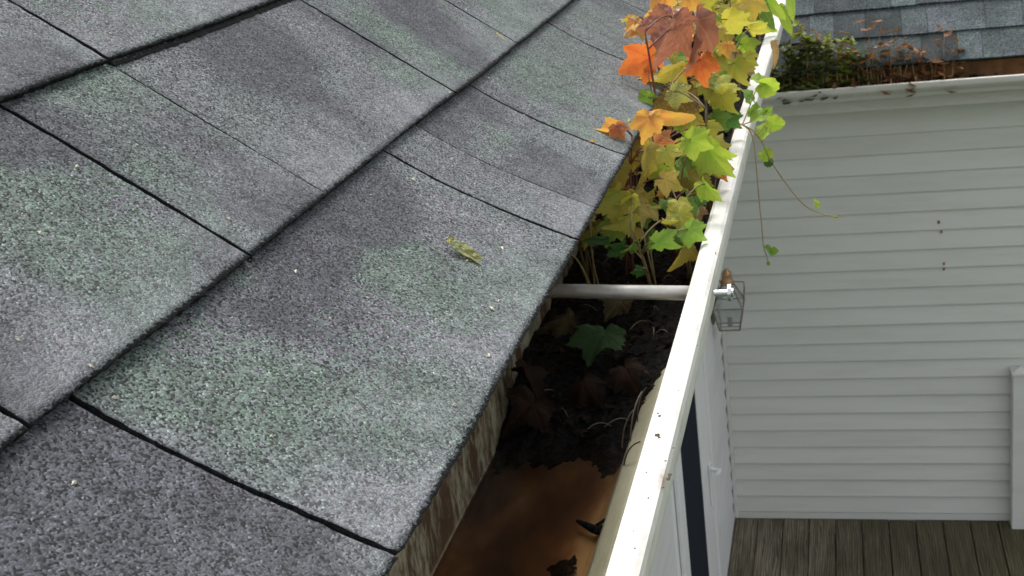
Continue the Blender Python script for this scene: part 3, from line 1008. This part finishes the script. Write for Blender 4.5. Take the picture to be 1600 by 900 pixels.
HERO = [
    (1000, 100, 78, 72, 'red', 215, 1.25, 'maple', 0), (1042, 52, 100, 96, 'pink', 250, 1.21, 'maple', 1), (1088, 60, 112, 58, 'maroon', 276, 1.23, 'maple', 3),
    (1096, 108, 66, 50, 'red', 285, 1.25, 'maple', 2), (1030, 6, 62, 62, 'orange', 225, 1.3, 'maple', 1), (1082, 6, 50, 40, 'orange', 300, 1.45, 'maple', 0),
    (1030, 118, 96, 60, 'olive', 205, 1.29, 'maple', 3), (1018, 140, 70, 44, 'green', 200, 1.31, 'maple', 2), (1062, 165, 76, 76, 'brown', 268, 1.16, 'maple', 7),
    (1064, 150, 56, 30, 'pale', 330, 1.15, 'maple', 0), (1075, 195, 60, 56, 'olive', 280, 1.27, 'maple', 2), (1095, 135, 50, 40, 'amber', 300, 1.42, 'maple', 1),
    (1155, 36, 76, 30, 'yellow', 350, 1.5, 'maple', 0), (1150, 34, 60, 42, 'amber', 340, 1.66, 'maple', 1), (1180, 52, 46, 36, 'yellow', 320, 1.62, 'maple', 4),
    (1135, 162, 66, 56, 'yellow', 300, 1.30, 'maple', 0), (1130, 138, 68, 28, 'pale', 335, 1.31, 'maple', 5), (1152, 112, 62, 48, 'ygreen', 285, 1.50, 'maple', 2),
    (1122, 100, 50, 40, 'yellow', 265, 1.46, 'maple', 1), (1137, 78, 34, 30, 'orange', 275, 1.45, 'maple', 0), (1112, 26, 56, 46, 'yellow', 250, 1.62, 'maple', 2),
    (1125, 52, 50, 42, 'olive', 240, 1.55, 'maple', 3), (1165, 78, 46, 40, 'lime', 300, 1.62, 'maple', 1), (1172, 96, 40, 32, 'ygreen', 320, 1.60, 'maple', 0),
    (1155, 66, 40, 40, 'green', 250, 1.66, 'maple', 3), (1170, 12, 60, 46, 'amber', 270, 1.75, 'maple', 1), (1140, 8, 50, 46, 'ygreen', 300, 1.8, 'maple', 0),
    (1096, 4, 46, 40, 'yellow', 280, 1.55, 'maple', 4), (1066, 8, 36, 30, 'pale', 300, 1.5, 'maple', 1), (1048, 26, 40, 30, 'salmon', 320, 1.4, 'maple', 0),
    (1013, 198, 66, 48, 'orange', 268, 1.06, 'maple', 2), (1052, 187, 74, 14, 'orange', 352, 1.11, 'lance', 1), (953, 202, 52, 44, 'orange', 190, 1.055, 'maple', 1),
    (968, 206, 40, 36, 'salmon', 300, 1.05, 'maple', 0), (917, 234, 44, 30, 'orange', 215, 1.02, 'maple', 3), (944, 268, 84, 34, 'olive', 238, 1.03, 'maple', 3),
    (972, 246, 50, 40, 'amber', 225, 1.07, 'maple', 1), (968, 263, 40, 30, 'orange', 240, 1.06, 'maple', 0), (988, 262, 46, 36, 'amber', 260, 1.08, 'maple', 2),
    (1007, 262, 92, 44, 'olive', 265, 1.05, 'maple', 3), (1036, 226, 46, 26, 'salmon', 350, 1.10, 'maple', 1), (995, 228, 44, 30, 'salmon', 320, 1.11, 'maple', 0),
    (1092, 224, 66, 50, 'lime', 330, 1.07, 'maple', 0), (1062, 236, 54, 46, 'ygreen', 230, 1.13, 'maple', 2), (1118, 250, 88, 40, 'lime', 308, 1.12, 'maple', 3),
    (1126, 232, 42, 30, 'ygreen', 0, 1.18, 'maple', 1), (1104, 262, 72, 40, 'olive', 300, 1.14, 'maple', 6), (1122, 268, 44, 24, 'red', 295, 1.15, 'maple', 1),
    (1035, 277, 54, 50, 'lime', 182, 1.06, 'maple', 0), (948, 312, 76, 22, 'ygreen', 216, 1.00, 'maple', 6), (974, 316, 62, 24, 'ygreen', 212, 1.005, 'maple', 3),
    (1008, 318, 46, 30, 'olive', 262, 1.04, 'maple', 2), (990, 318, 46, 22, 'pale', 270, 1.03, 'maple', 6), (1040, 305, 52, 34, 'orange', 272, 1.09, 'maple', 1),
    (1072, 288, 62, 56, 'olive', 268, 1.12, 'maple', 7), (1110, 300, 66, 42, 'lime', 300, 1.05, 'maple', 3), (1096, 312, 44, 36, 'dgreen', 250, 1.07, 'maple', 0),
    (1062, 334, 52, 30, 'tan', 265, 1.06, 'maple', 2), (972, 346, 60, 22, 'ygreen', 232, 1.00, 'maple', 6), (962, 340, 40, 30, 'green', 205, 1.02, 'maple', 1),
    (980, 335, 56, 44, 'tan', 268, 1.06, 'maple', 4), (1086, 366, 58, 46, 'green', 325, .99, 'maple', 0), (1036, 386, 60, 46, 'green', 330, .97, 'maple', 1),
    (1048, 345, 36, 14, 'ygreen', 350, 1.0, 'maple', 3), (966, 392, 48, 34, 'dgreen', 215, .985, 'maple', 0), (984, 386, 42, 24, 'green', 225, .98, 'maple', 3),
    (996, 424, 26, 22, 'dgreen', 200, .96, 'maple', 1), (932, 376, 40, 12, 'dgreen', 175, .99, 'lance', 0), (1066, 395, 66, 18, 'olive', 268, 1.0, 'maple', 6),
    (1012, 330, 44, 36, 'green', 300, 1.05, 'maple', 2), (1090, 335, 40, 30, 'tan', 280, 1.08, 'maple', 0), (1010, 150, 30, 20, 'green', 160, 1.2, 'round', 0),
    (1196, 20, 84, 30, 'green', 300, 1.95, 'lance', 0), (1208, 10, 84, 34, 'lime', 310, 1.97, 'lance', 1), (1226, 30, 74, 26, 'lime', 285, 2.0, 'lance', 0),
    (1180, 22, 80, 32, 'green', 275, 1.97, 'lance', 2), (1190, 40, 76, 26, 'lime', 330, 1.98, 'lance', 1), (1236, 10, 62, 24, 'lime', 280, 2.2, 'lance', 0),
    (1120, 190, 44, 38, 'green', 300, 1.30, 'maple', 1), (1145, 190, 46, 34, 'dgreen', 320, 1.34, 'maple', 0), (1108, 205, 40, 30, 'ygreen', 290, 1.22, 'maple', 1),
    (1040, 250, 40, 34, 'yellow', 255, 1.13, 'maple', 0), (1024, 240, 36, 30, 'amber', 270, 1.14, 'maple', 2),
]
for hgt in HERO:
    px, py, L, Wd, col, ang, Y, kind, var = hgt
    if kind == 'lance' and Y > 1.9:
        L, Wd = L * .68, Wd * .6
    elif kind == 'maple':
        q_ = .92 if L > 75 else .80
        L, Wd = L * q_, Wd * q_
    hero(px, py, L, Wd, col, A(ang + rl.uniform(-8, 8)), Y, kind, var, rl.uniform(-.45, .45))
# loose fill on the farther seedlings
for p in plants:
    if p.base.y < 1.01:
        continue
    side = (p.base.x + .04) / .1
    n = 9 if p.base.y < 1.18 else 11 if p.base.y < 1.4 else 14 if p.base.y < 1.7 else 14
    for k in range(n):
        zz = p.base.z + p.h * rl.uniform(.35, .82)
        a = rl.uniform(0, 2 * math.pi)
        rr = rl.uniform(.012, .04)
        st = stem_at(p, zz)
        pos = Vector((st.x + math.cos(a) * rr, st.y + math.sin(a) * rr, zz))
        if pos.x < -.034:
            pos.x = -.03
        pos.x = min(pos.x, .052)
        pool = ['orange', 'amber', 'amber', 'olive', 'yellow', 'ygreen', 'salmon'] if side < .35 else ['yellow', 'ygreen', 'amber', 'olive', 'lime'] if side < .75 else ['lime', 'ygreen', 'green', 'yellow', 'green']
        out = Vector((math.cos(a), math.sin(a), rl.uniform(-1.6, -.1))).normalized()
        nr = (Vector((rl.uniform(-.4, .4), rl.uniform(-.8, 0), 1)))
        nr = (nr - out * nr.dot(out)).normalized()
        rot = Matrix((out.cross(nr), out, nr)).transposed()
        give(p, 'maple', rl.choice(pool), pos, rl.uniform(.010, .021), rot)
CN = {'red': 'red', 'pink': 'wet pinkish', 'maroon': 'maroon', 'orange': 'orange', 'salmon': 'salmon', 'amber': 'amber', 'yellow': 'yellow', 'olive': 'olive', 'brown': 'brown',
      'ygreen': 'yellow-green', 'lime': 'lime', 'green': 'green', 'dgreen': 'dark green', 'pale': 'pale', 'tan': 'tan'}
for i, p in enumerate(sorted(plants, key=lambda q: q.base.y)):
    cs = sorted(p.cols, key=lambda c: -p.cols[c])[:2]
    words = ' and '.join(CN[c] for c in cs)
    lab = '%s-leaved maple seedling, %s along the gutter from its spike' % (words, ORD[i]) if cs else 'bare maple seedling stem, %s along the gutter from its spike' % ORD[i]
    use = [q for q in p.pts if q.z <= p.topz + .0015]
    p.mb.tube(use, [p.r0 * (1 - .5 * t / len(use)) for t in range(len(use))], 7)
    root = empty('maple_seedling', p.base, lab, 'seedling', 'maple seedlings sprouting in the gutter')
    st = p.mb.build('stem', M['stem_red'] if p.red else M['stem_green'], root, True)
    st.location = -p.base
    for (kind, col, pos, scale, rot, var) in p.leaves:
        put_leaf(root, p.base, col, kind, pos, scale, rot, var)

# ---------- creeping vine over the lip
vb = Vector((.066, 1.40, soil_h(.05, 1.4)))
vine = empty('creeping_vine', vb, 'bright green scalloped vine trailing over the white gutter lip', 'vine')
vm = MB()
lipY = 1.36
def VP(px, py, Y):
    return at_y(px, py, Y)
crest = VP(1160, 195, lipY + .03)
vm.tube(bez(vb, vb + Vector((0, 0, .05)), crest, 6), .0010, 6)
def chain(pix, Y, r=.0008, dy=0.0):
    pts = [VP(px, py, Y + dy * i) for i, (px, py) in enumerate(pix)]
    # smooth
    out = []
    for i in range(len(pts) - 1):
        p0, p1, p2, p3 = pts[max(i - 1, 0)], pts[i], pts[i + 1], pts[min(i + 2, len(pts) - 1)]
        for k in range(5):
            t = k / 5
            out.append(.5 * ((2 * p1) + (p2 - p0) * t + (2 * p0 - 5 * p1 + 4 * p2 - p3) * t * t + (3 * p1 - p0 - 3 * p2 + p3) * t ** 3))
    out.append(pts[-1])
    vm.tube(out, [r * (1 - .4 * i / len(out)) for i in range(len(out))], 5)
chain([(1160, 195), (1172, 205), (1178, 225), (1181, 250), (1185, 300), (1190, 350), (1193, 385), (1198, 400), (1201, 413)], lipY)
chain([(1160, 195), (1178, 205), (1192, 225), (1205, 252), (1225, 282), (1245, 308), (1262, 324), (1285, 334), (1310, 340)], lipY, .0009)
chain([(1160, 195), (1170, 170), (1182, 140), (1195, 128)], lipY + .03)
chain([(1180, 212), (1188, 205), (1200, 190)], lipY)
chain([(1160, 195), (1180, 188), (1205, 182)], lipY + .02)
chain([(1190, 222), (1198, 212), (1200, 205)], lipY)
vs = vm.build('stem', M['stem_tan'], vine, True)
vs.location = -vb
for (px, py, L, Wd, col, ang, Y, var) in [
    (1202, 134, 44, 30, 'lime', 345, lipY + .03, 2), (1185, 125, 34, 22, 'lime', 160, lipY + .03, 0), (1186, 182, 40, 26, 'lime', 200, lipY + .02, 0),
    (1212, 194, 40, 20, 'lime', 340, lipY, 1), (1195, 208, 34, 16, 'lime', 250, lipY, 2), (1178, 172, 36, 22, 'green', 60, lipY + .03, 0), (1200, 176, 30, 16, 'green', 30, lipY + .03, 1),
    (1198, 242, 28, 24, 'lime', 320, lipY, 0), (1201, 255, 18, 16, 'dgreen', 290, lipY, 1), (1273, 318, 22, 11, 'lime', 110, lipY, 2), (1209, 393, 20, 12, 'green', 340, lipY, 1),
    (1199, 388, 16, 12, 'green', 150, lipY, 0), (1306, 339, 7, 5, 'lime', 340, lipY, 0), (1201, 412, 9, 5, 'lime', 290, lipY, 0), (1168, 150, 34, 22, 'green', 120, lipY + .04, 0)]:
    c = VP(px, py, Y)
    dist = (c - CAM).dot(-CB)
    L, Wd = L * .86, Wd * .86
    size = max(L / 1.04, Wd / 1.05) * dist / F
    rot = facing_rot(A(ang), -math.acos(min(1, L / 1.04 * dist / F / size)), math.acos(min(1, Wd / 1.05 * dist / F / size)) * .9)
    put_leaf(vine, vb, col, 'round', c - rot.col[1] * size * .08, size, rot, var)

# ---------- single fallen leaves and a twig
def loose(px, py, plane, col, L, ang, label, kind='maple', var=0, name='fallen_leaf', nrm=None, lift=.002, group=None, cat='leaf'):
    """leaf lying on the roof slope or on the compost"""
    d = ray(px, py)
    if plane == 'roof':
        pl = N
        h = eave_lift(.05, .7) * 0 + .006
        t = (h - CAM.dot(N)) / d.dot(N)
    else:
        pl = Vector((nrm or (0, -.25, 1))).normalized()
        t = (plane - CAM.z) / d.z
    c = CAM + d * t
    tip = CR * math.cos(A(ang)) + CU * math.sin(A(ang))
    tip = (tip - pl * tip.dot(pl)).normalized()
    rot = Matrix((tip.cross(pl), tip, pl)).transposed()
    dist = (c - CAM).dot(-CB)
    size = L / SPAN[kind] * dist / F
    o = link(name, LV[kind][var % len(LV[kind])])
    o.material_slots[0].link = 'OBJECT'
    o.material_slots[0].material = LM[col]
    o.matrix_world = Matrix.Translation(c + pl * lift - tip * size * CXY[kind]) @ rot.to_4x4() @ Matrix.Scale(size, 4)
    return tag(o, label, cat, group)
loose(728, 416, 'roof', 'pale', 92, 338, 'curled green leaf lying on the grey eave shingle', 'lance', 0, lift=.0085)
loose(777, 65, 'roof', 'yellow', 16, 340, 'tiny yellow leaf on the shingles beside a tab joint', 'lance', 2, lift=.006)
loose(372, 326, 'roof', 'tan', 10, 80, 'tiny tan leaf scrap on a grey shingle tab', 'lance', 1, lift=.006)
loose(935, 545, -.088, 'sodden', 86, 262, 'dark green maple leaf lying on the black compost', 'maple', 0, lift=.006)
loose(962, 490, -.088, 'deadpale', 60, 250, 'pale olive dead leaf just below the ferrule', 'maple', 3, lift=.006)
loose(815, 648, -.107, 'dead', 80, 230, 'reddish brown dead maple leaf beside the gutter back wall', 'maple', 6, nrm=(.5, -.5, 1), lift=.004)
loose(905, 610, -.102, 'dead', 70, 265, 'broad dark brown dead leaf below the green compost leaf', 'maple', 4, nrm=(-.2, -.5, 1), lift=.001)
loose(825, 600, -.098, 'dead', 70, 290, 'narrow folded brown dead leaf near the gutter back wall', 'maple', 6, nrm=(.7, .2, 1), lift=.003)
loose(870, 505, -.09, 'deadpale', 66, 200, 'dull olive dead leaf under the hanger ferrule', 'maple', 1, lift=.004)
loose(985, 590, -.098, 'dead', 60, 300, 'dark curled dead leaf near the gutter front wall', 'maple', 7, nrm=(-.3, -.4, 1), lift=.004)
# dried curled leaf hooked on the lip
o = loose(1213, 84, -.05, 'tan', 44, 285, 'dry curled mauve-tan leaf hooked over the gutter lip', 'lance', 1, nrm=(.7, -.7, .3), lift=.0)
loose(1160, 100, -.04, 'tan', 60, 310, 'dead tan leaf stalk lying across the gutter lip', 'lance', 2, nrm=(.2, -.8, .6), lift=.0)
# sodden twig in the water
tw = MB()
pts = [at_z(px, py, -.1235) for px, py in ((902, 814), (914, 820), (926, 826), (936, 830), (942, 838))]
tw.tube(pts, [.0012, .0022, .0028, .0024, .001], 7)
tw.tube([pts[2], pts[2] + Vector((.006, .004, .003)), pts[2] + Vector((.011, .003, .007))], [.0014, .001, .0005], 5)
for i in range(5):
    q = pts[3] + Vector((rs.uniform(-.004, .004), rs.uniform(-.004, .004), rs.uniform(-.001, .003)))
    tw.tube([q, q + Vector((rs.uniform(-.004, .004), rs.uniform(-.004, .004), .003))], [.002, .0006], 5)
tag(tw.build('sodden_twig', M['soil'], None, True), 'black sodden twig against the gutter front wall', 'twig')
# leaf drowned near the bottom edge
loose(872, 888, -.1275, 'dead', 60, 180, 'dark drowned leaf under the brown gutter water', 'maple', 2, nrm=(0, 0, 1), lift=.001)

# ---------- dirt flecks on the lip and bright chips on the shingles
db = MB()
for (px, py, r) in [(1027, 680, .0022), (1030, 684, .0012), (1031, 650, .0015), (1028, 646, .001), (1052, 700, .0008), (1010, 738, .0009), (1046, 742, .0016), (1044, 748, .0018), (1013, 778, .0008),
                    (1060, 610, .0006), (1090, 540, .0006), (990, 830, .0007), (1040, 720, .0007), (1036, 762, .0009), (1118, 395, .0008), (1150, 300, .0007)] + [(0, .35 + 1.6 * rs.random(), .0003 + .0006 * rs.random() ** 2) for i in range(26)]:
    c = at_z(px, py, -.0532) if px else Vector((rs.uniform(.074, .083), py, -.0532))
    k = 7
    v = [c + Vector((r * math.cos(2 * math.pi * i / k) * rs.uniform(.6, 1.2), 1.6 * r * math.sin(2 * math.pi * i / k) * rs.uniform(.5, 1.2), 0)) for i in range(k)] + [c + Vector((0, 0, r * .5))]
    db.add(v, [(i, (i + 1) % k, k) for i in range(k)] )
tag(db.build('dirt_flecks', mat_simple('dark_grime', (.07, .05, .03), .8, 0, .5, 90)), 'small brown dirt flecks stuck on the white gutter lip', 'dirt', kind='stuff')
cb = MB()
cm_ = mat_simple('pale_grit', (.55, .5, .4), .7, 0, .3, 100)
spots = [(780, 568), (745, 585), (742, 586), (690, 665), (420, 690), (185, 610), (120, 745), (65, 360), (610, 405), (755, 505)]
for i in range(24):
    spots.append((rs.uniform(0, 880), rs.uniform(0, 880)))
for i, (px, py) in enumerate(spots):
    d = ray(px, py)
    c = CAM + d * ((.0075 - CAM.dot(N)) / d.dot(N))
    s = c.dot(U)
    if s < .006 or s > .6 or c.y > 1.6:
        continue
    kk = 0 if s < EDGE[1] else 1 if s < EDGE[2] else 2 if s < EDGE[3] else 3
    hh = TH * (2 - (s - EDGE[kk]) / E_) + (eave_lift(s, c.y) - TH * .25 if kk == 0 else 0)
    c = c + N * (hh + .0006 - c.dot(N))
    r = rs.uniform(.0006, .0013)
    a = rs.uniform(0, 3)
    ax = (Vector((0, math.cos(a), 0)) + U * math.sin(a))
    bx = N.cross(ax)
    cb.add([c - ax * r * 1.8, c + bx * r * .8, c + ax * r * 1.6, c - bx * r, c + N * r], [(0, 1, 4), (1, 2, 4), (2, 3, 4), (3, 0, 4)])
tag(cb.build('roof_grit', cm_), 'pale grit and seed husks scattered over the shingles', 'grit', kind='stuff')

# ------------------------------------------------------------------ wall lantern
lx, ly = -.398, 6.10
ln = empty('wall_lantern', (WX + .012, ly, -2.04), 'clear glass coach lantern with copper cap on the white wall', 'lantern')
HO = Vector(ln.location)
zb, zs, zt = -2.178, -2.056, -1.945
hb_, hs_, ht_ = .050, .074, .024
def ring(h, z):
    return [Vector((lx + sx * h, ly + sy * h, z)) for sx, sy in ((-1, -1), (1, -1), (1, 1), (-1, 1))]
fb = MB()
rings = [ring(hb_, zb), ring(hs_, zs), ring(ht_, zt)]
for rg in rings:
    for i in range(4):
        fb.tube([rg[i], rg[(i + 1) % 4]], .0042, 6)
for a, c in zip(rings, rings[1:]):
    for i in range(4):
        fb.tube([a[i], c[i]], .0042, 6)
fb.tube([(lx - .05, ly, zb), (lx + .05, ly, zb)], .003, 6)
fb.tube([(lx, ly, zb + .004), (lx, ly, zb + .05)], .012, 10)
child(fb.build('frame', M['bronze'], ln))
gb = MB()
for a, c in zip(rings, rings[1:]):
    for i in range(4):
        j = (i + 1) % 4
        gb.add([a[i], a[j], c[j], c[i]], [(0, 1, 2, 3)])
child(gb.build('glass', M['lantern_glass'], ln))
cb2 = MB()
def lathe(mb, pr, n=16):
    v, f = [], []
    for (r, z) in pr:
        for k in range(n):
            a = 2 * math.pi * k / n
            v.append((lx + r * math.cos(a), ly + r * math.sin(a), z))
    for i in range(len(pr) - 1):
        for k in range(n):
            j = (k + 1) % n
            f.append((i * n + k, i * n + j, (i + 1) * n + j, (i + 1) * n + k))
    mb.add(v, f)
lathe(cb2, [(.034, zt), (.036, zt + .008), (.028, zt + .02), (.024, zt + .045), (.026, zt + .052), (.018, zt + .066), (.008, zt + .078), (.001, zt + .08)])
child(cb2.build('cap', M['copper'], ln, True))
ab = MB()
ab.tube([(lx + .028, ly, zt + .01), (lx + .082, ly, zt + .006), (lx + .082, ly, zt - .03), (lx + .074, ly, zs)], .0035, 6)
ab.tube([(lx - .028, ly, zt + .01), (lx - .06, ly, zt + .03), (WX + .02, ly, zt - .01)], .006, 8)
ab.tube([(lx - hs_, ly, zs), (WX + .02, ly, zs)], .005, 8)
ab.box((WX + .0125, ly - .05, zs - .09), (WX + .025, ly + .05, zt + .03), 0, .004)
child(ab.build('bracket', M['bronze'], ln))

# ------------------------------------------------------------------ deck post at the wall
px0 = .984
pb = empty('railing_post', (px0 + .05, D - .062, DECK_Z), 'white deck railing post standing against the siding', 'post')
HO = Vector(pb.location)
b = MB()
b.box((px0, D - .108, DECK_Z + .003), (px0 + .09, D - .018, -2.60), 0, .004)
child(b.build('shaft', M['siding'], pb))
b = MB()
c0 = [(px0 - .006, D - .114), (px0 + .096, D - .114), (px0 + .096, D - .016), (px0 - .006, D - .016)]
v = [(x, y, -2.60) for x, y in c0] + [(x, y, -2.588) for x, y in c0] + [(px0 + .045, D - .065, -2.565)]
b.add(v, [(3, 2, 1, 0), (0, 1, 5, 4), (1, 2, 6, 5), (2, 3, 7, 6), (3, 0, 4, 7), (4, 5, 8), (5, 6, 8), (6, 7, 8), (7, 4, 8)])
child(b.build('cap', M['siding'], pb))

# ------------------------------------------------------------------ weeds in the far gutter
wmg = {k: mat_leaf('weed_' + k, *v, trans=.3) for k, v in {
    'green': ((.10, .125, .035), (.13, .15, .04), (.15, .2, .06)), 'bright': ((.26, .30, .06), (.2, .26, .045), (.25, .3, .08)),
    'brown': ((.20, .11, .05), (.15, .09, .04), (.24, .15, .08)), 'rust': ((.26, .12, .055), (.20, .10, .04), (.28, .16, .08))}.items()}
def weed(px, h, col, seed, dense, hang=False):
    r_ = random.Random(seed)
    base = at_y(px, 128 - (px - 1215) * .055, 6.262)
    base.z = GZ - .03
    names = {'green': 'leafy green weed', 'bright': 'yellow-green weed', 'brown': 'withered brown weed', 'rust': 'rust-coloured dry weed'}
    root = empty('weed', base, None, 'weed', 'weeds growing in the far gutter')
    sb, lb = MB(), MB()
    for s in range(r_.randint(2, 3)):
        tip = Vector((r_.uniform(-.05, .05), r_.uniform(-.05, .03), h * r_.uniform(.75, 1.0)))
        pts = bez((r_.uniform(-.02, .02), r_.uniform(-.02, .02), 0), Vector((tip.x * .2, tip.y * .2, h * .5)), tip, 6)
        if hang and s == 0:
            pts = bez((0, 0, .02), (0, -.07, .09), (r_.uniform(-.03, .03), -.085, -.02), 6)
        sb.tube(pts, [.003 - .0003 * i for i in range(7)], 4)
        for i in range(dense):
            t = r_.uniform(.03, 1)
            q = pts[min(6, int(t * 6.99))]
            L = r_.uniform(.014, .034) * (1.1 if col in ('green', 'bright') else 1.25)
            a = r_.uniform(0, 6.28)
            ax = Vector((math.cos(a), math.sin(a), r_.uniform(-.7, .5))).normalized()
            bx = ax.cross(Vector((r_.uniform(-.4, .4), r_.uniform(-.4, .4), 1))).normalized()
            nn = ax.cross(bx)
            c = q + ax * L * .9
            wd = L * r_.uniform(.35, .6)
            lb.add([q, c - ax * L * .3 + bx * wd - nn * L * .1, c + ax * L * .8 - nn * L * .35, c - ax * L * .3 - bx * wd - nn * L * .1, c + nn * L * .1], [(0, 4, 1), (1, 4, 2), (2, 4, 3), (3, 4, 0)])
    sb.build('stem', M['stem_tan'], root)
    fo = lb.build('foliage', wmg[col], root)
    fo['kind'] = 'stuff'
    return root, names[col]
WE = [(1212, .10, 'green', 22), (1222, .12, 'green', 22), (1233, .17, 'green', 24), (1243, .15, 'green', 24), (1252, .20, 'green', 24), (1262, .24, 'bright', 22), (1268, .25, 'brown', 8), (1274, .19, 'green', 24),
      (1284, .17, 'green', 22), (1294, .18, 'bright', 18), (1303, .21, 'brown', 9), (1312, .15, 'bright', 18), (1322, .18, 'bright', 18), (1332, .19, 'rust', 10), (1340, .12, 'green', 14),
      (1352, .11, 'rust', 8), (1359, .17, 'green', 8), (1366, .23, 'rust', 7), (1382, .16, 'brown', 9), (1392, .15, 'rust', 9), (1404, .19, 'brown', 9), (1412, .13, 'rust', 9), (1430, .16, 'brown', 10),
      (1445, .15, 'rust', 10), (1462, .13, 'rust', 6), (1473, .17, 'rust', 11), (1488, .13, 'brown', 9)]
rows = []
for i, (px, h, c, dn) in enumerate(WE):
    if c in ('green', 'bright'):
        dn = int(dn * 1.6)
    root, nm = weed(px, h * 1.5, c, 100 + i, dn, hang=(i % 3 == 1))
    rows.append((root, nm, h))
cnt = {}
for root, nm, h in reversed(rows):
    cnt[nm] = cnt.get(nm, 0) + 1
    size = 'tall ' if h > .19 else 'short ' if h < .135 else ''
    root['label'] = '%s%s in far gutter, %s such from its bare rusty end' % (size, nm, ORD[cnt[nm] - 1])
# dead litter in the far gutter
fl = MB()
for i in range(500):
    x = -.45 + 1.35 * rs.random() ** 1.1
    y = rs.uniform(6.19, 6.30)
    c = Vector((x, y, GZ - .022 + rs.uniform(-.01, .016)))
    L = rs.uniform(.008, .024)
    a = rs.uniform(0, 6.28)
    ax = Vector((math.cos(a), math.sin(a), rs.uniform(-.4, .5))).normalized()
    bx = ax.cross(Vector((rs.uniform(-.6, .6), rs.uniform(-.6, .6), 1))).normalized()
    fl.add([c - ax * L, c + bx * L * .4, c + ax * L, c - bx * L * .4], [(0, 1, 2, 3)])
tag(fl.build('leaf_litter', M['litter']), 'dark dead litter packed under the far gutter weeds', 'leaf litter', kind='stuff')
fs = MB()
fs.box((WX + .02, 6.226, GZ - .070), (.9, 6.308, GZ - .034))
tag(fs.build('gutter_soil', M['soil']), 'dark soil filling the far weedy gutter', 'soil', kind='stuff')
# two dry specks on the siding
sp_ = MB()
for (px, py, r) in ((1467, 347, .010), (1471, 362, .009), (1475, 412, .009), (1475, 420, .009)):
    c = at_y(px, py, D - .013)
    sp_.add([c + Vector((-r * .5, -.002, -r)), c + Vector((r * .6, -.002, -r * .6)), c + Vector((r * .4, -.002, r)), c + Vector((-r * .6, -.002, r * .7)), c + Vector((0, -.006, 0))], [(0, 1, 4), (1, 2, 4), (2, 3, 4), (3, 0, 4)])
tag(sp_.build('dry_specks', M['far_inside']), 'small brown dry specks stuck to the lap siding', 'dirt', kind='stuff')
